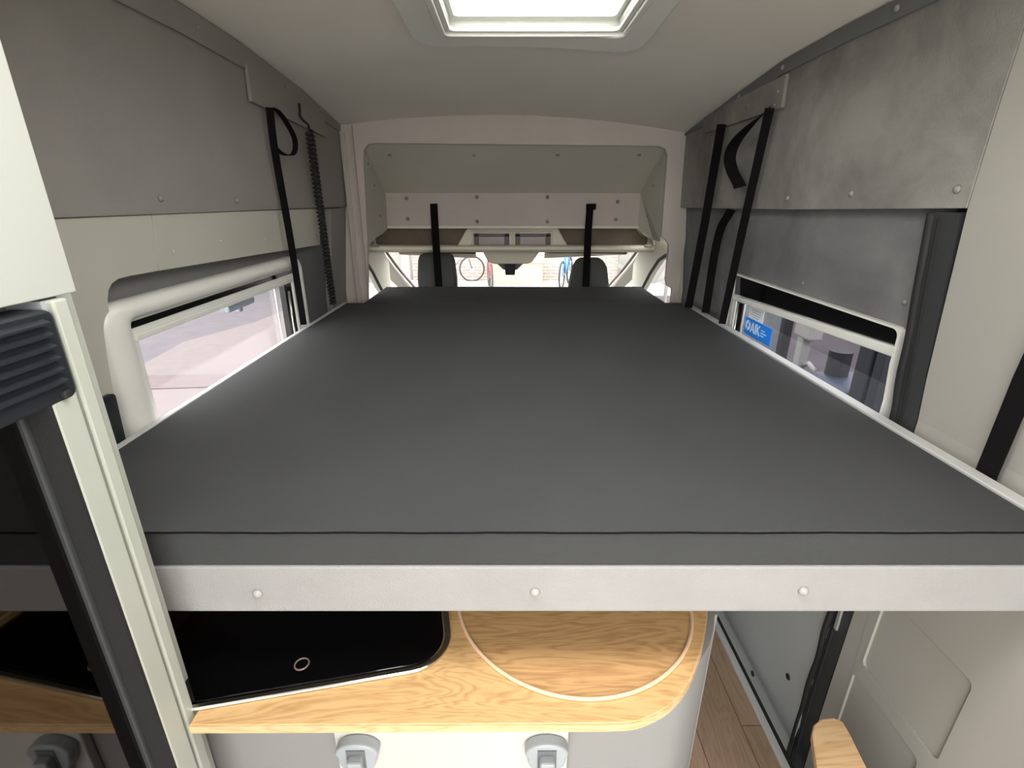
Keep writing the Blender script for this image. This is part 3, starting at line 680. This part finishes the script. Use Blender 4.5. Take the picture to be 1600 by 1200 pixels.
s5 = thing('strap', 'short black strap at the near right corner of the bed', 'strap')
obj('webbing', ribbon([(.974, .893, 1.10), (.955, .868, 1.38), (.922, .80, 1.9), (.915, .78, 2.10)], (0, 1, 0), .044, .003), 'webbing', s5)
s6 = thing('strap', 'black strap rising over the left cab headrest', 'strap')
obj('webbing', ribbon([(-.487, 3.44, 1.668), (-.48, 3.40, 1.50), (-.455, 3.26, 1.18), (-.45, 3.21, 1.115)], (1, 0, 0), .048, .004), 'webbing', s6)
s7 = thing('strap', 'black strap rising over the right cab headrest, folded at its top', 'strap')
obj('webbing', ribbon([(.528, 3.44, 1.665), (.518, 3.40, 1.50), (.50, 3.26, 1.18), (.495, 3.21, 1.115)], (1, 0, 0), .046, .004), 'webbing', s7)
obj('buckle', box(.502, 3.425, 1.63, .565, 3.442, 1.668), 'webbing', s7, bevel=.004)

# dark fixture beside the far end of the bed on the right
fx = obj('strap_anchor', box(.905, 2.56, 1.13, .945, 2.60, 1.19), 'black_plastic', bevel=.006)
tag(fx, 'small black strap anchor beside the far right corner of the mattress', 'fixture')

# ------------------------------------------------------------------ cab seats
for nm, x0_, x1_, top_ in (('left', -.625, -.360, 1.345), ('right', .420, .690, 1.318)):
    st_ = thing('cab_seat', nm + ' dark cab seat with its headrest showing above the bed cushion', 'seat', 'cab seats')
    cx = (x0_ + x1_) / 2; hw = (x1_ - x0_) / 2
    if nm == 'left': P_ = [(x0_, 1.02), (x0_ - .002, 1.18), (x0_ + .008, 1.30), (x0_ + .02, top_), (x1_ - .03, top_), (x1_ - .012, 1.30), (x1_, 1.18), (x1_, 1.02)]
    else: P_ = [(x0_ - .01, 1.02), (x0_, 1.15), (x0_ + .02, 1.26), (x0_ + .05, top_ - .008), (x0_ + .08, top_), (x1_ - .08, top_), (x1_ - .05, top_ - .008), (x1_ - .02, 1.26), (x1_, 1.15), (x1_ + .01, 1.02)]
    obj('headrest', prism(P_, XZ, 3.45, 3.56), 'seat', st_, bevel=.02, seg=4, smooth=False)
    obj('backrest', prism([(cx - .25, .45), (cx - .25, .92), (cx - .19, 1.00), (cx + .19, 1.00), (cx + .25, .92), (cx + .25, .45)], XZ, 3.43, 3.57), 'seat', st_, bevel=.04, seg=4)
    obj('seat_base', box(cx - .25, 3.43, .30, cx + .25, 3.82, .47), 'seat', st_, bevel=.04, seg=3)
    obj('pedestal', box(cx - .2, 3.45, .0, cx + .2, 3.8, .31), 'rubber', st_)

# ------------------------------------------------------------------ kitchen block
kb = thing('kitchen_cabinet', 'grey kitchen block with a white drawer front under the oak worktop', 'cabinet')
body = [(-.60, .70), (.300, .70), (.345, .712), (.385, .745), (.425, .795), (.455, .855), (.47, .92), (.47, 1.40), (-.90, 1.40), (-.90, .70)]
cv = [(p.x, p.y) for p in cat([(x, y, 0) for x, y in [(.26, .70)] + body[1:8]], 5)]
body = [(-.90, .70)] + cv + [(-.90, 1.40)]
obj('body', prism(body, XY, .0, .832), 'body_grey', kb, bevel=.004)
drw = obj('drawer_front', box(-.345, .680, .40, .118, .699, .826), 'drawer', kb, bevel=.003)
for cx in (-.296, .074):
    # round push latch: half-disc hood with a lever
    bm = bmesh.new(); cz = .686
    pts = [(cx + .043 * math.cos(PI * k / 16), cz + .030 * math.sin(PI * k / 16)) for k in range(17)]
    pts += [(cx + .039 * math.cos(PI + PI * k / 12), cz - .004 + .052 * math.sin(PI + PI * k / 12)) for k in range(13)]
    prism(pts, XZ, .655, .681, bm)
    lt = obj('latch', bm, 'latch', drw, bevel=.008, seg=3); 
    lt.name = 'latch'
for cx in (-.296, .074):
    obj('latch_lever', B(bmesh.new(), cx - .014, .636, .55, cx + .014, .656, .692), 'latch', kb, bevel=.004)
    obj('latch_recess', box(cx - .018, .6530, .60, cx + .018, .656, .704), 'metal_grey', kb)
    for s in (-1, 1): bolt((cx + s * .025, .655, .648), (0, -1, 0), kb, .0045, .002, 'chrome')

wt = [(-.549, .600), (.171, .603), (.215, .606), (.25, .617), (.285, .635), (.318, .662), (.345, .693), (.366, .723), (.384, .75), (.40, .779), (.418, .815), (.435, .855), (.45, .92), (.45, 1.40), (-.90, 1.40), (-.90, .69), (-.549, .69)]
cv = [(p.x, p.y) for p in cat([(x, y, 0) for x, y in wt[1:13]], 4)]
wt = [wt[0]] + cv + [(.45, 1.40), (-.90, 1.40), (-.90, .69), (-.549, .69)]
wk = thing('worktop', 'light oak worktop with a rounded right corner under the bed', 'worktop')
obj('board', prism(wt, XY, .834, .852), 'oak', wk, bevel=.0015)
edge = [wt[0]] + cv
bm = bmesh.new()
ribbon([(x, y, .843) for x, y in cat_pts] if False else [(x, y - .0012, .8425) for x, y in edge], (0, 0, 1), .0165, .0025, bm)
obj('edge_strip', bm, 'oak_edge', wk)
# small turned-up curve at the join: black glass lid with steel rim
hb = thing('hob_lid', 'black glass hob and sink lid with steel rim set into the oak worktop', 'hob')
def rot_rr(x0, y0, w_, h_, r, ang, grow=0):
    c, s = math.cos(ang), math.sin(ang)
    return [(x0 + p * c - q * s, y0 + p * s + q * c) for p, q in rr(-grow, -grow, w_ + grow, h_ + grow, r + grow, 8)]
ANG = math.atan2(.712 - .641, -.216 + .569)
# near-right corner of the lid lies at about (-.145,.715)
W_, H_ = .59, .42
ox, oy = -.118 - W_ * math.cos(ANG) , .722 - W_ * math.sin(ANG)
poly_in = rot_rr(ox, oy + .002, W_ - .004, H_, .07, ANG)
obj('glass_lid', prism(poly_in, XY, .853, .860), 'hob', hb, bevel=.002)
obj('rim', sheet(rot_rr(ox, oy, W_, H_, .07, ANG, .012), [rot_rr(ox, oy, W_, H_, .07, ANG, -.001)], lambda p, q, h: (p, q, .852 + h), .007), 'chrome', hb, bevel=.003)
kx, ky = -.398, .712
bm = bmesh.new(); tube([(kx + .013 * math.cos(2 * PI * k / 24), ky + .013 * math.sin(2 * PI * k / 24), .861) for k in range(24)], .0016, bm, closed=True)
obj('ring_knob', bm, 'lens', hb, smooth=True)
# round lid in the worktop
ld = thing('round_table_lid', 'round oak lid with a pale edge lying on the right of the worktop', 'lid')
cc = (.145, .902); R_ = .262
circ = [(cc[0] + R_ * math.cos(2 * PI * k / 96), cc[1] + R_ * math.sin(2 * PI * k / 96)) for k in range(96)]
obj('top', prism([(cc[0] + (R_ - .005) * math.cos(2 * PI * k / 96), cc[1] + (R_ - .005) * math.sin(2 * PI * k / 96)) for k in range(96)], XY, .8522, .8560), 'oak_dark', ld)
obj('edge_band', tube([(cc[0] + (R_ - .004) * math.cos(2 * PI * k / 96), cc[1] + (R_ - .004) * math.sin(2 * PI * k / 96), .8562) for k in range(96)], .0040, closed=True), 'edge_band', ld, smooth=True)

# ------------------------------------------------------------------ left furniture: fridge column, overhead cupboard
fg = thing('fridge_column', 'tall pale fridge cabinet at the left with a smoked mirror door', 'cabinet')
YF = REAR + .5
obj('carcass', B(B(box(-.925, YF, 0, -.625, .684, 1.583), -.64, .56, 0, -.612, .684, 1.58), -.93, .66, 0, -.60, .684, 1.583), 'post', fg)
obj('corner_post', box(-.615, .562, .0, -.557, .600, 1.56), 'post', fg, bevel=.003)
obj('guide_strip', prism([(.606, .695), (.606, 1.583), (.6285, 1.583), (.6285, .70), (.624, .690), (.612, .685)], YZ, -.60, -.557), 'post', fg, bevel=.003)
obj('post_groove', box(-.61, .599, .66, -.566, .608, 1.583), 'latch', fg)
dr = obj('mirror_door', box(-.610, YF, .05, -.595, .556, 1.455), 'mirror', fg); dr['label'] = 'smoked mirror glass door'
obj('door_edge', box(-.600, .549, .05, -.588, .5585, 1.47), 'rubber', dr, bevel=.0025)
obj('door_gasket', box(-.602, .5570, .05, -.558, .5622, 1.47), 'rubber_black', dr)
vg = obj('vent_grille', prism(rr(YF, 1.462, .602, 1.575, .012), YZ, -.60, -.556), 'black_plastic', fg, bevel=.004); vg['label'] = 'black slatted vent grille'
for k in range(6):
    z = 1.484 + k * .0145
    obj('slat', prism([(-.558, z), (-.5475, z + .0025), (-.5475, z + .005), (-.558, z + .0095)], XZ, YF + .02, .585), 'black_plastic', vg)
obj('vent_catch', box(-.557, .575, 1.466, -.549, .585, 1.476), 'rubber_black', vg, bevel=.002)
oc = thing('overhead_cupboard', 'white overhead cupboard at the top left above the vent grille', 'cupboard')
obj('carcass', box(-.872, YF, 1.588, -.592, .655, 2.15), 'post', oc)
obj('cupboard_door', box(-.590, YF, 1.586, -.563, .652, 2.15), 'white_panel', oc, bevel=.0015)

# socket by the left window
so = thing('wall_socket', 'black double switch panel on the cream lining beside the left window', 'socket')
sx_ = xl(1.2)
obj('plate', sheet(rr(1.028, 1.13, 1.092, 1.274, .014), [], lambda p, q, h: (xl(q) + .001 + h, p, q), .010), 'black_plastic', so, bevel=.003)
for z in (1.168, 1.234):
    obj('rocker', sheet(rr(1.037, z - .027, 1.083, z + .027, .006), [], lambda p, q, h: (xl(q) + .011 + h, p, q), .005), 'black_plastic', so, bevel=.002)

# wooden flap at the lower right
wb = thing('wooden_ledge', 'small oak ledge board with a rounded end at the lower right by the wall', 'ledge')
bp = [(.705, .50), (.721, .782), (.755, .862), (.772, .884), (.80, .900), (.835, .904), (.852, .893), (.850, .86), (.839, .782), (.83, .5)]
obj('board', prism(bp, XY, .428, .45), 'oak_edge', wb, bevel=.003)
obj('bracket', box(.76, .5, .0, .80, .80, .428), 'post', wb)

# ------------------------------------------------------------------ outside
GZ = -.5
g = obj('ground', box(-30, -14, GZ - .1, 30, 30, GZ), 'asphalt'); st(g, 'asphalt yard around the van')
pv = obj('paving', prism([(-4.9, 2.0), (-4.9, 5.4), (-5.1, 6.6), (-5.25, 7.8), (-4.95, 8.6), (-4.75, 9.2), (-4.6, 11), (-1.5, 12.0), (-1.3, 3), (-3.2, 3)], XY, GZ, GZ + .03), 'paving')
st(pv, 'pale pinkish paving seen through the left window')
kb_ = obj('kerb_strip', quad([(-5.2, 6.10, GZ + .03), (-3.2, 6.22, GZ + .03), (-3.2, 5.75, GZ + .03), (-4.9, 5.60, GZ + .03)], (0, 0, .012)), 'kerb'); st(kb_)
dk = obj('yard_strip', prism([(1.6, -4), (9, -4), (9, 12), (1.6, 12)], XY, GZ, GZ + .01), 'yard_shaded'); yr = obj('bounce_apron', box(-14, -14, GZ, 14, -1.0, GZ + .02), 'yard_pale'); st(yr, 'unseen pale ground added behind the van to bounce light inside')  # pale apron is out of view, added to throw light up to the ceiling
yf = obj('wall_footing', box(-3.9, 10.5, GZ, 4.2, 14.48, GZ + .005), 'yard_pale'); st(yf, 'pale strip of ground along the foot of the brick wall')
st(dk, 'yard ground seen through the right window, its shade put into the colour')
bw = obj('brick_wall', box(-2.75, 14.5, GZ, 3.1, 14.8, 2.6), 'brick'); tag(bw, 'pale brick wall across the yard, seen through the windscreen', 'wall')
fe = thing('grey_fence', 'grey fence with a white end post at the left of the brick wall', 'fence')
obj('panel', box(-5.5, 14.0, GZ + .006, -2.95, 14.06, 2.2), 'shade_grey', fe)
obj('end_post', box(-2.95, 13.95, GZ + .006, -2.72, 14.1, 2.2), 'outside_white', fe)
obj('brace', ribbon([(-4.3, 13.96, -.1), (-3.4, 13.96, .3)], (0, 0, 1), .06, .03), 'outside_white', fe)
sh = thing('white_shed', 'white glazed lean-to shed with a sloping beam at the right of the brick wall', 'shed')
obj('wall', box(3.15, 13.9, GZ + .006, 6.5, 14.1, 2.2), 'outside_white', sh)
obj('sloping_beam', ribbon([(2.2, 13.7, .35), (3.9, 13.7, -.42)], (0, 0, 1), .10, .06), 'shade_grey', sh)
obj('pane', box(3.0, 13.85, -.1, 3.5, 13.9, .6), 'shade_grey', sh)
obj('mullion', box(3.24, 13.82, -.15, 3.28, 13.86, .6), 'outside_white', sh)

def bicycle(label, loc, rz, matn, group='bicycles by the brick wall'):
    t = thing('bicycle', label, 'bicycle', group, loc); t.rotation_euler = (0, 0, rz)
    for x in (-.52, .52):
        wl = obj('wheel', tube([(x + .34 * math.cos(2 * PI * k / 28), 0, .34 + .34 * math.sin(2 * PI * k / 28)) for k in range(28)], .024, closed=True), 'rubber', t, smooth=True)
        bm = bmesh.new()
        for k in range(8): tube([(x, 0, .34), (x + .33 * math.cos(PI * k / 4), 0, .34 + .33 * math.sin(PI * k / 4))], .006, bm, 5)
        obj('spokes', bm, 'alu', wl)
    bm = bmesh.new()
    for a, b in (((-.52, .34), (-.18, .82)), ((-.52, .34), (-.06, .32)), ((-.06, .32), (-.2, .86)), ((-.06, .32), (.36, .78)), ((-.18, .78), (.36, .84)), ((.36, .9), (.52, .34))):
        tube([(a[0], 0, a[1]), (b[0], 0, b[1])], .022, bm)
    obj('frame', bm, matn, t, smooth=True)
    obj('saddle', prism([(-.32, .90), (-.08, .92), (-.06, .89), (-.3, .86)], XZ, -.06, .06), 'rubber_black', t, bevel=.01)
    obj('handlebar', tube([(.26, -.28, .98), (.36, -.14, 1.0), (.34, 0, .98), (.36, .14, 1.0), (.26, .28, .98)], .014), 'rubber_black', t, smooth=True)
    return t
bicycle('grey bicycle leaning on the brick wall left of the mirror', (-1.55, 14.2, GZ + .006), .15, 'bike_grey')
bicycle('reddish bicycle standing end-on just left of the sandy box', (-.48, 13.0, GZ + .006), PI / 2 + .1, 'bike_red')
bicycle('bright blue bicycle standing end-on left of the right headrest', (1.52, 13.5, GZ + .006), PI / 2 - .3, 'bike_blue')
bx = thing('garden_box', 'pale sandy box standing against the brick wall', 'box', loc=(.25, 14.1, GZ + .006))
obj('body', box(-.72, -.3, 0, .68, .35, .55), 'sand', bx, bevel=.02); obj('lid', box(-.76, -.34, .55, .72, .39, .60), 'sand', bx, bevel=.01)

# beyond the right window
pn = thing('grey_door_panel', 'grey panel with a black edge standing outside the right window', 'panel')
obj('sheet', box(2.62, 4.66, GZ, 2.66, 6.6, .9), 'metal_grey', pn); obj('edge', box(2.60, 4.60, GZ, 2.68, 4.67, .9), 'rubber_black', pn)
wk_ = thing('workshop_stand', 'white workshop stand with clamp and blue-cased machine outside the right window', 'machine', loc=(2.6, 4.22, GZ))
obj('pole', box(-.05, -.03, .0, .03, .06, 1.20), 'outside_white', wk_, bevel=.01)
obj('head', box(-.06, -.13, 1.06, .06, .12, 1.22), 'outside_white', wk_, bevel=.02)
obj('clamp', tube([(0, .0, .80), (0, -.10, .86), (0, -.2, .83), (0, -.22, .75)], .02), 'outside_white', wk_, smooth=True)
obj('machine_body', box(-.06, -.72, .55, .4, -.22, .84), 'outside_blue', wk_, bevel=.05, seg=3)
obj('machine_top', cyl(bmesh.new(), (.10, -.33, .84), (0, 0, 1), .085, .20), 'rubber_black', wk_)
obj('tray', box(-.07, -.70, .70, .3, -.18, .72), 'metal_grey', wk_, bevel=.01)
obj('stand_base', box(-.3, -.7, .0, .45, .15, .08), 'rubber', wk_)
obj('stand_leg', box(-.02, -.62, .08, .3, -.3, .56), 'rubber', wk_)
for y, lb in ((3.42, 'thick dark post nearer the cab outside the right window'), (3.27, 'thinner dark post beside the thick one outside the right window')):
    wd = .075 if y > 3.4 else .045
    p_ = obj('dark_post', box(2.55, y - wd, GZ, 2.65, y + wd, 2.4), 'dark_post', bevel=.01); tag(p_, lb, 'post', 'dark posts outside the right window')
bw2 = obj('yard_wall', box(9.0, -6, GZ, 9.3, 14, 3.2), 'yard_shaded'); tag(bw2, 'long mauve-grey wall far outside the right window', 'wall')
gb = thing('parked_trailer', 'dark trailer outlines at the far edge of the paving outside the left window', 'trailer', loc=(-7.2, 13.2, GZ))
obj('box_body', box(-1.6, -.4, .35, 1.1, .5, 1.5), 'dark_post', gb, bevel=.04)
for x in (-.9, .5): obj('wheel', cyl(bmesh.new(), (x, -.5, .3), (0, 1, 0), .3, .18), 'rubber_black', gb)
obj('tow_bar', tube([(1.1, 0, .4), (2.0, 0, .35)], .04), 'alu', gb)
